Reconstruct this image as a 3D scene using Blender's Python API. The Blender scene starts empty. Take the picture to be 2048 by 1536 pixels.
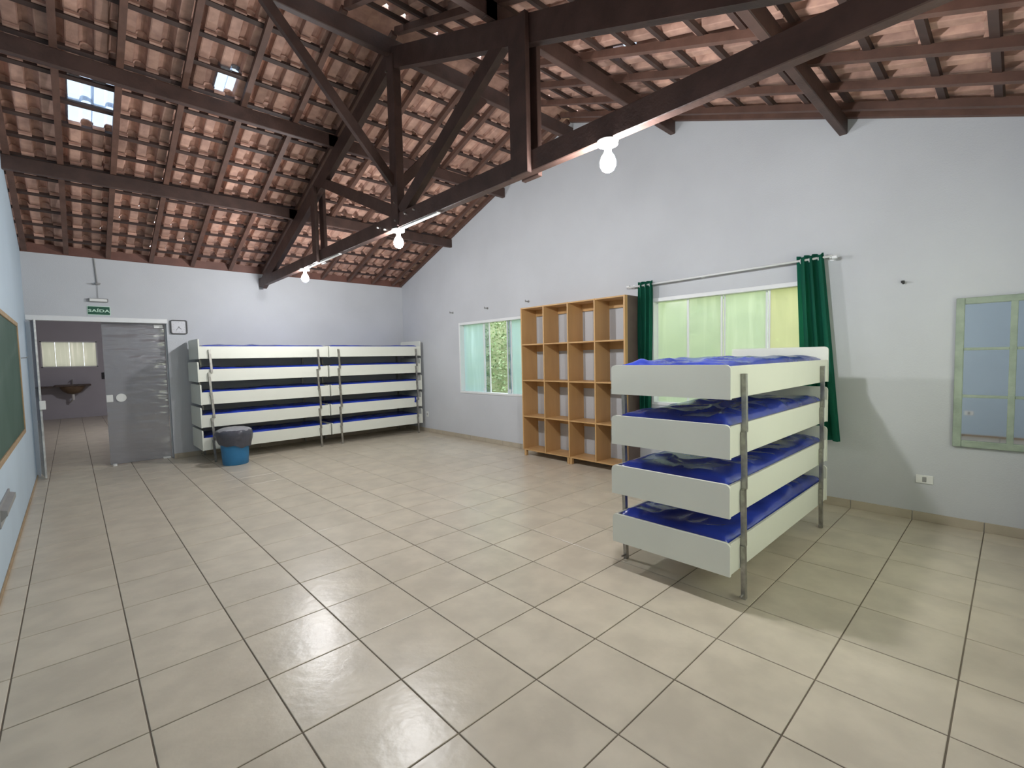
import bpy, bmesh, math, random
from mathutils import Vector, Matrix, noise

random.seed(7)
scene = bpy.context.scene
COL = scene.collection

# ------------------------------------------------------------------ camera
CAM = Vector((0.2933, -2.3894, 1.5006))
CR = Vector((0.72972, -0.68340, -0.02173))
CU = Vector((0.05401, 0.02593, 0.99820))
CB = Vector((-0.68161, -0.72958, 0.05584))
cam_data = bpy.data.cameras.new('camera')
cam_data.lens = 16.555
cam_data.sensor_width = 36.0
cam_data.clip_start = 0.05
cam = bpy.data.objects.new('camera', cam_data)
COL.objects.link(cam)
m3 = Matrix((CR, CU, CB)).transposed()
cam.matrix_world = Matrix.Translation(CAM) @ m3.to_4x4()
scene.camera = cam
FPX = 941.8

# ------------------------------------------------------------------ sky and exposure
world = bpy.data.worlds.new('overcast_sky')
scene.world = world
world.use_nodes = True
bg = world.node_tree.nodes['Background']
bg.inputs['Color'].default_value = (0.80, 0.91, 1.0, 1)
bg.inputs['Strength'].default_value = 3.0
vs = scene.view_settings
vs.view_transform = 'Standard'
vs.look = 'None'
vs.gamma = 1.0
vs.exposure = 0.58
vs.use_curve_mapping = False
BULB_POWER = 620.0

# ------------------------------------------------------------------ room numbers (metres)
XL, XR, YB, YN = -0.127, 5.651, 6.80, -2.80
RIDGE, SLOPE = 2.0, 0.357
T = 0.45                                   # floor tile


def roofz(level, y):
    return level - SLOPE * abs(y - RIDGE)


# ------------------------------------------------------------------ materials
def new_mat(name):
    m = bpy.data.materials.new(name)
    m.use_nodes = True
    return m, m.node_tree.nodes, m.node_tree.links, m.node_tree.nodes['Principled BSDF']


def mat(name, col, rough=0.6, metal=0.0, var=0.0, scale=8.0, bump=0.0, bscale=60.0, stretch=(1, 1, 1), rand=0.0,
        spec=0.5, detail=4.0, col2=None, coat=0.0, island=0.0):
    m, N, L, b = new_mat(name)
    b.inputs['Roughness'].default_value = rough
    b.inputs['Metallic'].default_value = metal
    b.inputs['Specular IOR Level'].default_value = spec
    b.inputs['Coat Weight'].default_value = coat
    tc = N.new('ShaderNodeTexCoord')
    mp = N.new('ShaderNodeMapping')
    mp.inputs['Scale'].default_value = stretch
    L.new(tc.outputs['Object'], mp.inputs['Vector'])
    src = None
    if var > 0 or col2:
        n = N.new('ShaderNodeTexNoise')
        n.inputs['Scale'].default_value = scale
        n.inputs['Detail'].default_value = detail
        if rand > 0:
            oi0 = N.new('ShaderNodeObjectInfo')
            sc = N.new('ShaderNodeVectorMath'); sc.operation = 'SCALE'; sc.inputs['Scale'].default_value = 37.0
            cx = N.new('ShaderNodeCombineXYZ')
            for k in 'XYZ':
                L.new(oi0.outputs['Random'], cx.inputs[k])
            L.new(cx.outputs[0], sc.inputs[0])
            ad = N.new('ShaderNodeVectorMath')
            L.new(mp.outputs[0], ad.inputs[0]); L.new(sc.outputs[0], ad.inputs[1])
            L.new(ad.outputs[0], n.inputs['Vector'])
        else:
            L.new(mp.outputs[0], n.inputs['Vector'])
        mx = N.new('ShaderNodeMix'); mx.data_type = 'RGBA'
        c2 = col2 or tuple(c * (1 - var) for c in col)
        mx.inputs['A'].default_value = (*col, 1)
        mx.inputs['B'].default_value = (*c2, 1)
        rp = N.new('ShaderNodeMapRange')
        rp.inputs['From Min'].default_value = 0.35; rp.inputs['From Max'].default_value = 0.65
        L.new(n.outputs['Fac'], rp.inputs['Value'])
        L.new(rp.outputs[0], mx.inputs['Factor'])
        src = mx.outputs['Result']
    else:
        rgb = N.new('ShaderNodeRGB'); rgb.outputs[0].default_value = (*col, 1)
        src = rgb.outputs[0]
    if rand > 0 or island > 0:
        hs = N.new('ShaderNodeHueSaturation')
        oi = N.new('ShaderNodeObjectInfo')
        v = oi.outputs['Random']; k = rand
        if island > 0:
            ge = N.new('ShaderNodeNewGeometry'); v = ge.outputs['Random Per Island']; k = island
        mr = N.new('ShaderNodeMapRange')
        mr.inputs['To Min'].default_value = 1 - k; mr.inputs['To Max'].default_value = 1 + k
        L.new(v, mr.inputs['Value']); L.new(mr.outputs[0], hs.inputs['Value'])
        L.new(src, hs.inputs['Color'])
        src = hs.outputs['Color']
    L.new(src, b.inputs['Base Color'])
    if bump > 0:
        n2 = N.new('ShaderNodeTexNoise')
        n2.inputs['Scale'].default_value = bscale; n2.inputs['Detail'].default_value = 3
        L.new(mp.outputs[0], n2.inputs['Vector'])
        bp = N.new('ShaderNodeBump')
        bp.inputs['Strength'].default_value = bump; bp.inputs['Distance'].default_value = 0.01
        L.new(n2.outputs['Fac'], bp.inputs['Height']); L.new(bp.outputs[0], b.inputs['Normal'])
    return m


def emit_mat(name, col, strength):
    m, N, L, b = new_mat(name)
    b.inputs['Base Color'].default_value = (*col, 1)
    b.inputs['Emission Color'].default_value = (*col, 1)
    b.inputs['Emission Strength'].default_value = strength
    return m


def frosted_mat(name, tint, trans, rough=0.45, mixf=0.5, gloss=0.08):
    m, N, L, b = new_mat(name)
    out = N['Material Output']
    N.remove(b)
    rf = N.new('ShaderNodeBsdfRefraction'); rf.inputs['IOR'].default_value = 1.04
    rf.inputs['Roughness'].default_value = rough; rf.inputs['Color'].default_value = (*tint, 1)
    tr = N.new('ShaderNodeBsdfTranslucent'); tr.inputs['Color'].default_value = (*trans, 1)
    gl = N.new('ShaderNodeBsdfGlossy'); gl.inputs['Roughness'].default_value = 0.12
    tc = N.new('ShaderNodeTexCoord'); mp = N.new('ShaderNodeMapping'); mp.inputs['Scale'].default_value = (9, 9, 0.7)
    ns = N.new('ShaderNodeTexNoise'); ns.inputs['Scale'].default_value = 1.6; ns.inputs['Detail'].default_value = 3
    L.new(tc.outputs['Object'], mp.inputs[0]); L.new(mp.outputs[0], ns.inputs['Vector'])
    rr = N.new('ShaderNodeMapRange'); rr.inputs['From Min'].default_value = 0.52; rr.inputs['From Max'].default_value = 0.75
    L.new(ns.outputs['Fac'], rr.inputs['Value'])
    mx = N.new('ShaderNodeMix'); mx.data_type = 'RGBA'
    mx.inputs['A'].default_value = (*trans, 1); mx.inputs['B'].default_value = (min(1, trans[0] * 1.3), min(1, trans[1] * 1.25), min(1, trans[2] * 1.3), 1)
    L.new(rr.outputs[0], mx.inputs['Factor']); L.new(mx.outputs['Result'], tr.inputs['Color'])
    a = N.new('ShaderNodeMixShader'); a.inputs[0].default_value = mixf
    L.new(rf.outputs[0], a.inputs[1]); L.new(tr.outputs[0], a.inputs[2])
    c = N.new('ShaderNodeMixShader'); c.inputs[0].default_value = gloss
    L.new(a.outputs[0], c.inputs[1]); L.new(gl.outputs[0], c.inputs[2])
    L.new(c.outputs[0], out.inputs['Surface'])
    return m


def clear_mat(name, tint, gloss=0.1, rough=0.03, diff=0.0, dcol=(0.5, 0.5, 0.5), wave=False):
    m, N, L, b = new_mat(name)
    out = N['Material Output']
    N.remove(b)
    t = N.new('ShaderNodeBsdfTransparent'); t.inputs['Color'].default_value = (*tint, 1)
    d = N.new('ShaderNodeBsdfDiffuse'); d.inputs['Color'].default_value = (*dcol, 1)
    a = N.new('ShaderNodeMixShader'); a.inputs[0].default_value = diff
    L.new(t.outputs[0], a.inputs[1]); L.new(d.outputs[0], a.inputs[2])
    g = N.new('ShaderNodeBsdfGlossy'); g.inputs['Roughness'].default_value = rough
    c = N.new('ShaderNodeMixShader'); c.inputs[0].default_value = gloss
    if wave:
        tc = N.new('ShaderNodeTexCoord'); mp = N.new('ShaderNodeMapping')
        mp.inputs['Scale'].default_value = (1.2, 1, 5)
        n = N.new('ShaderNodeTexNoise'); n.inputs['Scale'].default_value = 2.0; n.inputs['Detail'].default_value = 2
        bp = N.new('ShaderNodeBump'); bp.inputs['Strength'].default_value = 0.25; bp.inputs['Distance'].default_value = 0.05
        L.new(tc.outputs['Object'], mp.inputs[0]); L.new(mp.outputs[0], n.inputs['Vector'])
        L.new(n.outputs['Fac'], bp.inputs['Height']); L.new(bp.outputs[0], g.inputs['Normal'])
    L.new(a.outputs[0], c.inputs[1]); L.new(g.outputs[0], c.inputs[2])
    L.new(c.outputs[0], out.inputs['Surface'])
    return m


M = {}
M['wall'] = mat('white_plaster', (0.585, 0.605, 0.63), 0.85, var=0.07, scale=1.1, bump=0.15, bscale=90)
M['wall_blue'] = mat('pale_blue_plaster', (0.50, 0.61, 0.70), 0.8, var=0.05, scale=1.5, bump=0.12, bscale=80)
M['wall_grey'] = mat('grey_plaster', (0.50, 0.485, 0.52), 0.85, var=0.05, scale=2, bump=0.1)
M['tile'] = mat('beige_ceramic', (0.63, 0.565, 0.45), 0.29, var=0.15, scale=5, rand=0.035, bump=0.16, bscale=17, spec=0.5)
M['grout'] = mat('dark_grout', (0.20, 0.165, 0.125), 0.9, var=0.25, scale=6)
M['skirt'] = mat('beige_skirting', (0.50, 0.44, 0.34), 0.4, var=0.12, scale=7, rand=0.03)
M['wood'] = mat('dark_stained_timber', (0.085, 0.046, 0.036), 0.55, var=0.35, scale=6, stretch=(1, 1, 1), bump=0.2, bscale=40, rand=0.10)
M['wood2'] = mat('brown_rafter_timber', (0.135, 0.068, 0.048), 0.6, var=0.3, scale=7, bump=0.2, bscale=40, rand=0.12)
M['batten'] = mat('dark_batten_timber', (0.062, 0.035, 0.028), 0.65, var=0.3, scale=7, rand=0.15)
M['plate'] = mat('red_brown_timber', (0.17, 0.075, 0.055), 0.6, var=0.25, scale=5, bump=0.2, bscale=40)
M['terra'] = mat('terracotta', (0.54, 0.33, 0.25), 0.8, var=0.0, scale=9, rand=0.25, bump=0.35, bscale=35, col2=(0.38, 0.225, 0.175))
M['terra2'] = mat('terracotta_many', (0.54, 0.33, 0.25), 0.8, scale=9, island=0.25, bump=0.35, bscale=35, col2=(0.38, 0.225, 0.175))
M['glass_tile'] = clear_mat('clear_glass_tile', (0.62, 0.66, 0.72), gloss=0.12, rough=0.05, diff=0.10, dcol=(0.8, 0.85, 0.9))
M['board'] = mat('white_laminate', (0.78, 0.80, 0.71), 0.42, var=0.03, scale=3, bump=0.03)
M['ply'] = mat('pale_plywood_base', (0.62, 0.58, 0.52), 0.7, var=0.15, scale=5)
M['steel'] = mat('grey_steel', (0.42, 0.41, 0.38), 0.38, metal=0.85, var=0.3, scale=25, bump=0.05)
M['vinyl'] = mat('blue_vinyl', (0.026, 0.062, 0.50), 0.27, var=0.45, scale=3.0, bump=0.35, bscale=7, spec=0.65)
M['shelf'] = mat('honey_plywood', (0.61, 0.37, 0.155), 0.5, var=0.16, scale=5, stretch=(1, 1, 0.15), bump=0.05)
M['shelf_shade'] = mat('shaded_shelf_side', (0.16, 0.12, 0.10), 0.6, var=0.2, scale=5)  # shadow on the shelf's end panel, put into its colour
M['white_metal'] = mat('white_painted_metal', (0.78, 0.80, 0.80), 0.4, var=0.03)
M['alu'] = mat('pitted_aluminium', (0.60, 0.62, 0.61), 0.45, metal=0.5, var=0.3, scale=18)
M['white_plastic'] = mat('white_plastic', (0.80, 0.81, 0.78), 0.4, var=0.03)
M['grey_plastic'] = mat('grey_plastic', (0.30, 0.305, 0.30), 0.5, var=0.1)
M['black'] = mat('black_plastic', (0.015, 0.015, 0.018), 0.4, var=0.1)
M['curtain'] = mat('green_cloth', (0.022, 0.23, 0.15), 0.75, var=0.25, scale=6, stretch=(1, 1, 0.2))
_n = M['curtain'].node_tree.nodes; _l = M['curtain'].node_tree.links
_t = _n.new('ShaderNodeBsdfTranslucent'); _t.inputs['Color'].default_value = (0.05, 0.42, 0.27, 1)
_m = _n.new('ShaderNodeMixShader'); _m.inputs[0].default_value = 0.4
_l.new(_n['Principled BSDF'].outputs[0], _m.inputs[1]); _l.new(_t.outputs[0], _m.inputs[2])
_l.new(_m.outputs[0], _n['Material Output'].inputs['Surface'])
M['mirror'] = mat('mirror_glass', (0.80, 0.84, 0.86), 0.03, metal=1.0, var=0.02, scale=3)
M['green_frame'] = mat('worn_green_paint', (0.36, 0.43, 0.34), 0.7, scale=9, col2=(0.27, 0.33, 0.26), bump=0.3, bscale=50)
M['chalk'] = mat('green_chalkboard', (0.035, 0.085, 0.062), 0.6, var=0.0, scale=1.6, col2=(0.06, 0.115, 0.09))
M['oak'] = mat('tan_wood_frame', (0.42, 0.30, 0.17), 0.55, var=0.2, scale=9)
M['bin'] = mat('blue_plastic', (0.03, 0.20, 0.42), 0.45, var=0.15, scale=6)
M['bag'] = mat('grey_bag_plastic', (0.080, 0.083, 0.105), 0.35, var=0.25, scale=9, bump=0.6, bscale=14)
M['bag_top'] = mat('pale_bag_plastic', (0.34, 0.35, 0.38), 0.4, var=0.2, scale=8, bump=0.5, bscale=12)
M['sign'] = mat('sign_green', (0.005, 0.085, 0.045), 0.5, var=0.05)
M['sign_text'] = mat('sign_pale_green', (0.62, 0.85, 0.70), 0.5, var=0.03)
M['dial'] = mat('clock_dial', (0.62, 0.63, 0.66), 0.4, var=0.03)
M['stone'] = mat('dark_stone', (0.13, 0.10, 0.085), 0.35, var=0.3, scale=12)
M['basin'] = mat('brown_basin', (0.20, 0.135, 0.08), 0.5, var=0.3, scale=8)
M['bulb'] = emit_mat('lit_bulb', (0.98, 0.98, 1.0), BULB_POWER)
M['frost_cool'] = frosted_mat('frosted_green_glass', (0.92, 0.94, 0.88), (0.70, 0.75, 0.62), rough=0.32, mixf=0.35)
M['frost_blue'] = frosted_mat('frosted_cool_glass', (0.86, 0.94, 0.98), (0.66, 0.77, 0.78), rough=0.40, mixf=0.5)
M['frost_warm'] = frosted_mat('frosted_yellow_green_glass', (0.96, 0.92, 0.76), (0.78, 0.75, 0.56), rough=0.32, mixf=0.35)
M['glass_door'] = clear_mat('smoked_door_glass', (0.45, 0.45, 0.48), gloss=0.15, rough=0.10, diff=0.45, dcol=(0.48, 0.485, 0.51), wave=True)
M['glass_leaf'] = clear_mat('clear_leaf_glass', (0.78, 0.84, 0.88), gloss=0.14, rough=0.05)
M['frost_front'] = frosted_mat('frosted_warm_glass', (0.95, 0.92, 0.78), (0.95, 0.91, 0.74))
M['frost_far'] = frosted_mat('frosted_cream_glass', (0.30, 0.29, 0.25), (0.46, 0.43, 0.36), mixf=0.7)
M['soil'] = mat('mossy_soil', (0.29, 0.32, 0.16), 0.95, scale=3, col2=(0.41, 0.43, 0.23), bump=0.5, bscale=20)
M['leaf'] = mat('bank_leaves', (0.26, 0.38, 0.16), 0.6, scale=3, col2=(0.42, 0.50, 0.27), island=0.4)
M['grass'] = mat('grass_blades', (0.34, 0.47, 0.16), 0.7, scale=3, col2=(0.45, 0.52, 0.22), island=0.3)


# ------------------------------------------------------------------ mesh helpers
def finish(bm, name, material, parent=None, loc=(0, 0, 0), smooth=False):
    bmesh.ops.recalc_face_normals(bm, faces=bm.faces)
    me = bpy.data.meshes.new(name)
    bm.to_mesh(me); bm.free()
    if smooth:
        for p in me.polygons:
            p.use_smooth = True
    if isinstance(material, (list, tuple)):
        for mm in material:
            me.materials.append(mm)
    else:
        me.materials.append(material)
    return link(name, me, parent, loc)


def link(name, me, parent=None, loc=(0, 0, 0)):
    o = bpy.data.objects.new(name, me)
    COL.objects.link(o)
    o.location = loc
    if parent:
        o.parent = parent
    return o


def box(bm, x0, x1, y0, y1, z0, z1, bevel=0.0, mi=0):
    g = bmesh.ops.create_cube(bm, size=1.0)
    vs_ = g['verts']
    for v in vs_:
        v.co = Vector((x0 + (v.co.x + .5) * (x1 - x0), y0 + (v.co.y + .5) * (y1 - y0), z0 + (v.co.z + .5) * (z1 - z0)))
    fs = {f for v in vs_ for f in v.link_faces}
    for f in fs:
        f.material_index = mi
    if bevel > 0:
        es = {e for v in vs_ for e in v.link_edges}
        bmesh.ops.bevel(bm, geom=list(es), offset=bevel, segments=1, affect='EDGES')
    return vs_


def beam(bm, a, b, w, h, side=Vector((1, 0, 0))):
    """box from a to b (centre line), w along `side`, h along the third axis"""
    a, b = Vector(a), Vector(b)
    d = (b - a).normalized()
    s = (side - d * side.dot(d)).normalized()
    u = s.cross(d).normalized()
    vsn = []
    for p in (a, b):
        for i, j in ((-1, -1), (1, -1), (1, 1), (-1, 1)):
            vsn.append(bm.verts.new(p + s * (w / 2 * i) + u * (h / 2 * j)))
    q = vsn
    for f in ((0, 1, 2, 3), (7, 6, 5, 4), (0, 4, 5, 1), (1, 5, 6, 2), (2, 6, 7, 3), (3, 7, 4, 0)):
        bm.faces.new([q[i] for i in f])


def prism(bm, pts, axis, a0, a1):
    """extrude polygon pts (list of 2-tuples) along axis 0/1/2 from a0 to a1"""
    def mk(p, a):
        if axis == 0:
            return Vector((a, p[0], p[1]))
        if axis == 1:
            return Vector((p[0], a, p[1]))
        return Vector((p[0], p[1], a))
    A = [bm.verts.new(mk(p, a0)) for p in pts]
    B = [bm.verts.new(mk(p, a1)) for p in pts]
    n = len(pts)
    bm.faces.new(A); bm.faces.new(B[::-1])
    for i in range(n):
        bm.faces.new((A[i], B[i], B[(i + 1) % n], A[(i + 1) % n]))


def cyl(bm, a, b, r0, r1=None, seg=16, caps=True):
    a, b = Vector(a), Vector(b)
    r1 = r0 if r1 is None else r1
    d = (b - a).normalized()
    s = d.orthogonal().normalized(); u = d.cross(s)
    A = []; B = []
    for i in range(seg):
        t = 2 * math.pi * i / seg
        o = s * math.cos(t) + u * math.sin(t)
        A.append(bm.verts.new(a + o * r0)); B.append(bm.verts.new(b + o * r1))
    for i in range(seg):
        bm.faces.new((A[i], A[(i + 1) % seg], B[(i + 1) % seg], B[i]))
    if caps:
        bm.faces.new(A[::-1]); bm.faces.new(B)


def lathe(bm, prof, seg=28, wob=None):
    rings = []
    for k, (r, z) in enumerate(prof):
        ring = []
        for i in range(seg):
            t = 2 * math.pi * i / seg
            rr, zz = (r, z) if wob is None else wob(k, t, r, z)
            ring.append(bm.verts.new((rr * math.cos(t), rr * math.sin(t), zz)))
        rings.append(ring)
    for a, b in zip(rings, rings[1:]):
        for i in range(seg):
            bm.faces.new((a[i], a[(i + 1) % seg], b[(i + 1) % seg], b[i]))
    return rings


def tag(o, label, cat, group=None):
    o['label'] = label; o['category'] = cat
    if group:
        o['group'] = group
    return o


def struct(o, label=None):
    o['kind'] = 'structure'
    if label:
        o['label'] = label
    return o


def empty(name, loc=(0, 0, 0), rotz=0.0, parent=None):
    o = bpy.data.objects.new(name, None)
    COL.objects.link(o)
    o.location = loc; o.rotation_euler = (0, 0, rotz)
    o.empty_display_size = 0.1
    if parent:
        o.parent = parent
    return o


def project(p):
    d = Vector(p) - CAM
    z = -d.dot(CB)
    if z < 0.05:
        return None
    return 1024 + FPX * d.dot(CR) / z, 768 - FPX * d.dot(CU) / z, z


def seen_area(c, r, nrm):
    q = project(c)
    if q is None or not (-60 < q[0] < 2108 and -60 < q[1] < 1596):
        return -1.0
    d = (Vector(c) - CAM)
    return (r * FPX / q[2]) ** 2 * abs(d.normalized().dot(nrm))


# ------------------------------------------------------------------ floor: grout slab with single tiles
bm = bmesh.new()
box(bm, XL - 0.2, XR + 0.2, YN - 0.2, 7.0, -0.12, -0.004)
floor = struct(finish(bm, 'floor', M['grout']), 'beige square ceramic tiles with dark grout joints')


def tile_bm(bm, x0, x1, y0, y1, top=0.0):
    g = 0.0032; c = 0.0022
    a = [(x0 + g, y0 + g), (x1 - g, y0 + g), (x1 - g, y1 - g), (x0 + g, y1 - g)]
    i = [(x0 + g + c, y0 + g + c), (x1 - g - c, y0 + g + c), (x1 - g - c, y1 - g - c), (x0 + g + c, y1 - g - c)]
    V0 = [bm.verts.new((*p, top - 0.008)) for p in a]
    V1 = [bm.verts.new((*p, top - c * 0.7)) for p in a]
    V2 = [bm.verts.new((*p, top)) for p in i]
    for A, B in ((V0, V1), (V1, V2)):
        for k in range(4):
            bm.faces.new((A[k], A[(k + 1) % 4], B[(k + 1) % 4], B[k]))
    bm.faces.new(V2)


cells = []
for i in range(-1, 13):
    for j in range(-7, 16):
        x0, x1 = max(i * T, XL), min((i + 1) * T, XR)
        y0, y1 = max(j * T, YN), min((j + 1) * T, 7.0)
        if x1 - x0 < 0.02 or y1 - y0 < 0.02:
            continue
        cells.append((x0, x1, y0, y1))
cells.sort(key=lambda c: -seen_area(((c[0] + c[1]) / 2, (c[2] + c[3]) / 2, 0), 0.4, Vector((0, 0, 1))))
shared = {}
rest = bmesh.new()
for k, (x0, x1, y0, y1) in enumerate(cells):
    cx, cy, w, h = (x0 + x1) / 2, (y0 + y1) / 2, x1 - x0, y1 - y0
    if k < 296 and seen_area((cx, cy, 0), 0.4, Vector((0, 0, 1))) > 0:
        key = (round(w, 4), round(h, 4))
        if key not in shared:
            b2 = bmesh.new(); tile_bm(b2, -w / 2, w / 2, -h / 2, h / 2)
            bmesh.ops.recalc_face_normals(b2, faces=b2.faces)
            me = bpy.data.meshes.new('floor_tile'); b2.to_mesh(me); b2.free(); me.materials.append(M['tile'])
            shared[key] = me
        o = link('floor_tile', shared[key], floor, (cx, cy, random.uniform(-0.0004, 0.0004)))
        o.rotation_euler = (random.gauss(0, 0.0011), random.gauss(0, 0.0011), 0)
    else:
        tile_bm(rest, x0, x1, y0, y1)
if len(rest.verts):
    o = finish(rest, 'floor_tile_remainder', M['tile'], floor); o['kind'] = 'stuff'
else:
    rest.free()


# ------------------------------------------------------------------ walls
def wall_cells(bm, axis, a0, a1, us, holes, z0, topf):
    """grid of prisms along the wall; u cut at `us`; holes = (u0,u1,z0,z1)"""
    us = sorted(set(us))
    for u0, u1 in zip(us, us[1:]):
        hs = sorted([h for h in holes if h[0] <= u0 + 1e-6 and h[1] >= u1 - 1e-6], key=lambda h: h[2])
        zs = z0
        for h in hs:
            if h[2] > zs + 1e-6:
                prism(bm, [(u0, zs), (u1, zs), (u1, h[2]), (u0, h[2])], axis, a0, a1)
            zs = h[3]
        prism(bm, [(u0, zs), (u1, zs), (u1, topf(u1)), (u0, topf(u0))], axis, a0, a1)


W1 = (2.95, 4.77, 0.86, 2.17)
W2 = (-0.99, 0.75, 0.87, 2.20)
gable = lambda y: roofz(4.83, y)
bm = bmesh.new()
wall_cells(bm, 0, XR, XR + 0.16, [YN - .16, W2[0], W2[1], RIDGE, W1[0], W1[1], YB + .2], [W1, W2], -0.1, gable)
wr = struct(finish(bm, 'wall_right', M['wall']), 'white plaster gable wall with two windows')
bm = bmesh.new()
wall_cells(bm, 0, XL - 0.16, XL, [YN - .16, RIDGE, YB + .2], [], -0.1, gable)
wl = struct(finish(bm, 'wall_left', M['wall_blue']), 'pale blue plaster gable wall with the chalkboard')
DX0, DX1, DZ = -0.09, 1.43, 2.205
bm = bmesh.new()
wall_cells(bm, 1, YB, YB + 0.2, [XL, DX0, DX1, XR], [(DX0, DX1, -0.1, DZ)], -0.1, lambda x: 3.075)
wb = struct(finish(bm, 'wall_back', M['wall']), 'white plaster back wall above the doorway and the stacked beds')
WN = (2.6, 5.0, 0.85, 2.25)                 # window behind the camera
bm = bmesh.new()
wall_cells(bm, 1, YN - 0.16, YN, [XL, WN[0], WN[1], XR], [WN], -0.1, lambda x: 3.075)
struct(finish(bm, 'wall_front', M['wall']), 'white plaster wall')


# skirting: single tiles along each wall
def skirting(name, axis, a0, a1, u0, u1, start, label, ht=0.078, mkey='skirt'):
    par = struct(empty(name), label)
    k = 0
    u = start
    me_cache = {}
    while u < u1:
        a, b = max(u, u0), min(u + T, u1)
        if b - a > 0.02:
            w = round(b - a, 3)
            if w not in me_cache:
                b2 = bmesh.new()
                if axis == 0:
                    box(b2, a0, a1, -w / 2 + .002, w / 2 - .002, 0.0, ht, 0.002)
                else:
                    box(b2, -w / 2 + .002, w / 2 - .002, a0, a1, 0.0, ht, 0.002)
                me = bpy.data.meshes.new('skirting_tile'); b2.to_mesh(me); b2.free(); me.materials.append(M[mkey])
                me_cache[w] = me
            mid = (a + b) / 2
            link('skirting_tile', me_cache[w], par, (0, mid, 0.0005) if axis == 0 else (mid, 0, 0.0005))
        u += T
    return par


skirting('baseboard_right', 0, XR - 0.012, XR, YN, YB, -7 * T, 'beige tile skirting along the window wall')
skirting('baseboard_left', 0, XL, XL + 0.012, YN, YB, -7 * T, 'low brown skirting along the blue wall', 0.026, 'oak')
skirting('baseboard_back', 1, YB - 0.012, YB, DX1, XR - 0.012, 3 * T, 'beige tile skirting behind the stacked beds')

# ------------------------------------------------------------------ roof
ceiling = struct(empty('ceiling'), 'open tiled roof on dark timber rafters and purlins')

# purlins (run along X), wall plates, ridge beam
PUR = [(3.45, 4.655, .065, .15), (4.95, 4.655, .065, .15), (0.46, 4.655, .065, .15), (-1.24, 4.66, .065, .15)]
for y, lvl, w, h in PUR:
    z = roofz(lvl, y)
    bm = bmesh.new()
    for x0, x1, dz in ((XL - .1, 2.86, 0.0), (2.74, XR + 0.02, -0.004)):
        dy = 0.0 if dz == 0 else 0.0
        box(bm, x0, x1, y - w / 2 + dy, y + w / 2 + dy, z + dz, z + h + dz, 0.006)
    finish(bm, 'purlin', M['wood'], ceiling)
bm = bmesh.new()
box(bm, XL - .1, XR + 0.02, RIDGE - .035, RIDGE + .035, 4.555, 4.725, 0.006)
finish(bm, 'ridge_beam', M['wood'], ceiling)
for y0, y1 in ((YB - 0.005, YB + .10), (YN - .10, YN + 0.005)):
    bm = bmesh.new()
    box(bm, XL, XR, y0, y1, 3.075, 3.21, 0.006)
    finish(bm, 'wall_plate', M['plate'], ceiling)

# rafters along the slope
RX = [-0.085, 0.33, 0.78, 1.285, 1.82, 2.36, 2.88, 3.40, 3.92, 4.44, 4.96, 5.42, 5.615]
OV = 5.35                                   # horizontal run of each slope from the ridge
n_len = math.sqrt(1 + SLOPE ** 2)
RAF_B = 4.80
for sgn in (1, -1):
    for x in RX:
        bm = bmesh.new()
        z0 = RAF_B + 0.03
        a = (x, RIDGE + sgn * 0.02, z0 - SLOPE * 0.02)
        b = (x, RIDGE + sgn * OV, z0 - SLOPE * OV)
        beam(bm, a, b, 0.054, 0.06)
        finish(bm, 'rafter', M['wood2'], ceiling)

# battens along X; tiles hang on them
GH = 0.31                                   # horizontal gauge
GS = GH * n_len
NROW = 17
BAT_Z = RAF_B + 0.062 + 0.002               # level of the batten underside on the slope
for sgn in (1, -1):
    for r in range(NROW + 1):
        dist = 0.17 + GH * (r - 0) - 0.0 + 0.06
        y = RIDGE + sgn * dist
        bm = bmesh.new()
        z = roofz(BAT_Z + 0.010, y)
        beam(bm, (XL - 0.02, y, z), (XR + 0.02, y, z), 0.048, 0.034, Vector((0, 1, -SLOPE * sgn)))
        finish(bm, 'batten', M['batten'], ceiling)

# roof tile mesh: u across, v down the slope, w normal
PROF = [(0, .040), (.012, .004), (.022, 0), (.098, 0), (.110, .050), (.128, .070), (.165, .070), (.206, .042)]
PITCH = 0.19
TLEN = GS + 0.07
TTH = 0.012
TILT = 0.017


def tile_geo(bm, tf):
    n = len(PROF)
    def V(u, v, w):
        return bm.verts.new(tf @ Vector((u, v, w + TILT * v / GS)))
    b0 = [V(u, 0, w) for u, w in PROF]; b1 = [V(u, TLEN, w) for u, w in PROF]
    t0 = [V(u, 0, w + TTH) for u, w in PROF]; t1 = [V(u, TLEN, w + TTH) for u, w in PROF]
    for i in range(n - 1):
        bm.faces.new((b0[i], b0[i + 1], b1[i + 1], b1[i]))
        bm.faces.new((t0[i], t1[i], t1[i + 1], t0[i + 1]))
        bm.faces.new((b0[i], t0[i], t0[i + 1], b0[i + 1]))
        bm.faces.new((b1[i], b1[i + 1], t1[i + 1], t1[i]))
    bm.faces.new((b0[0], b1[0], t1[0], t0[0])); bm.faces.new((b0[-1], t0[-1], t1[-1], b1[-1]))
    # lug behind the batten
    L = [V(.010, -0.014, -.022), V(.108, -0.014, -.022), V(.108, .010, -.022), V(.010, .010, -.022)]
    U = [V(.010, -0.014, 0.008), V(.108, -0.014, 0.008), V(.108, .010, 0.004), V(.010, .010, 0.004)]
    bm.faces.new(L)
    for i in range(4):
        bm.faces.new((L[i], U[i], U[(i + 1) % 4], L[(i + 1) % 4]))


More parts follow.
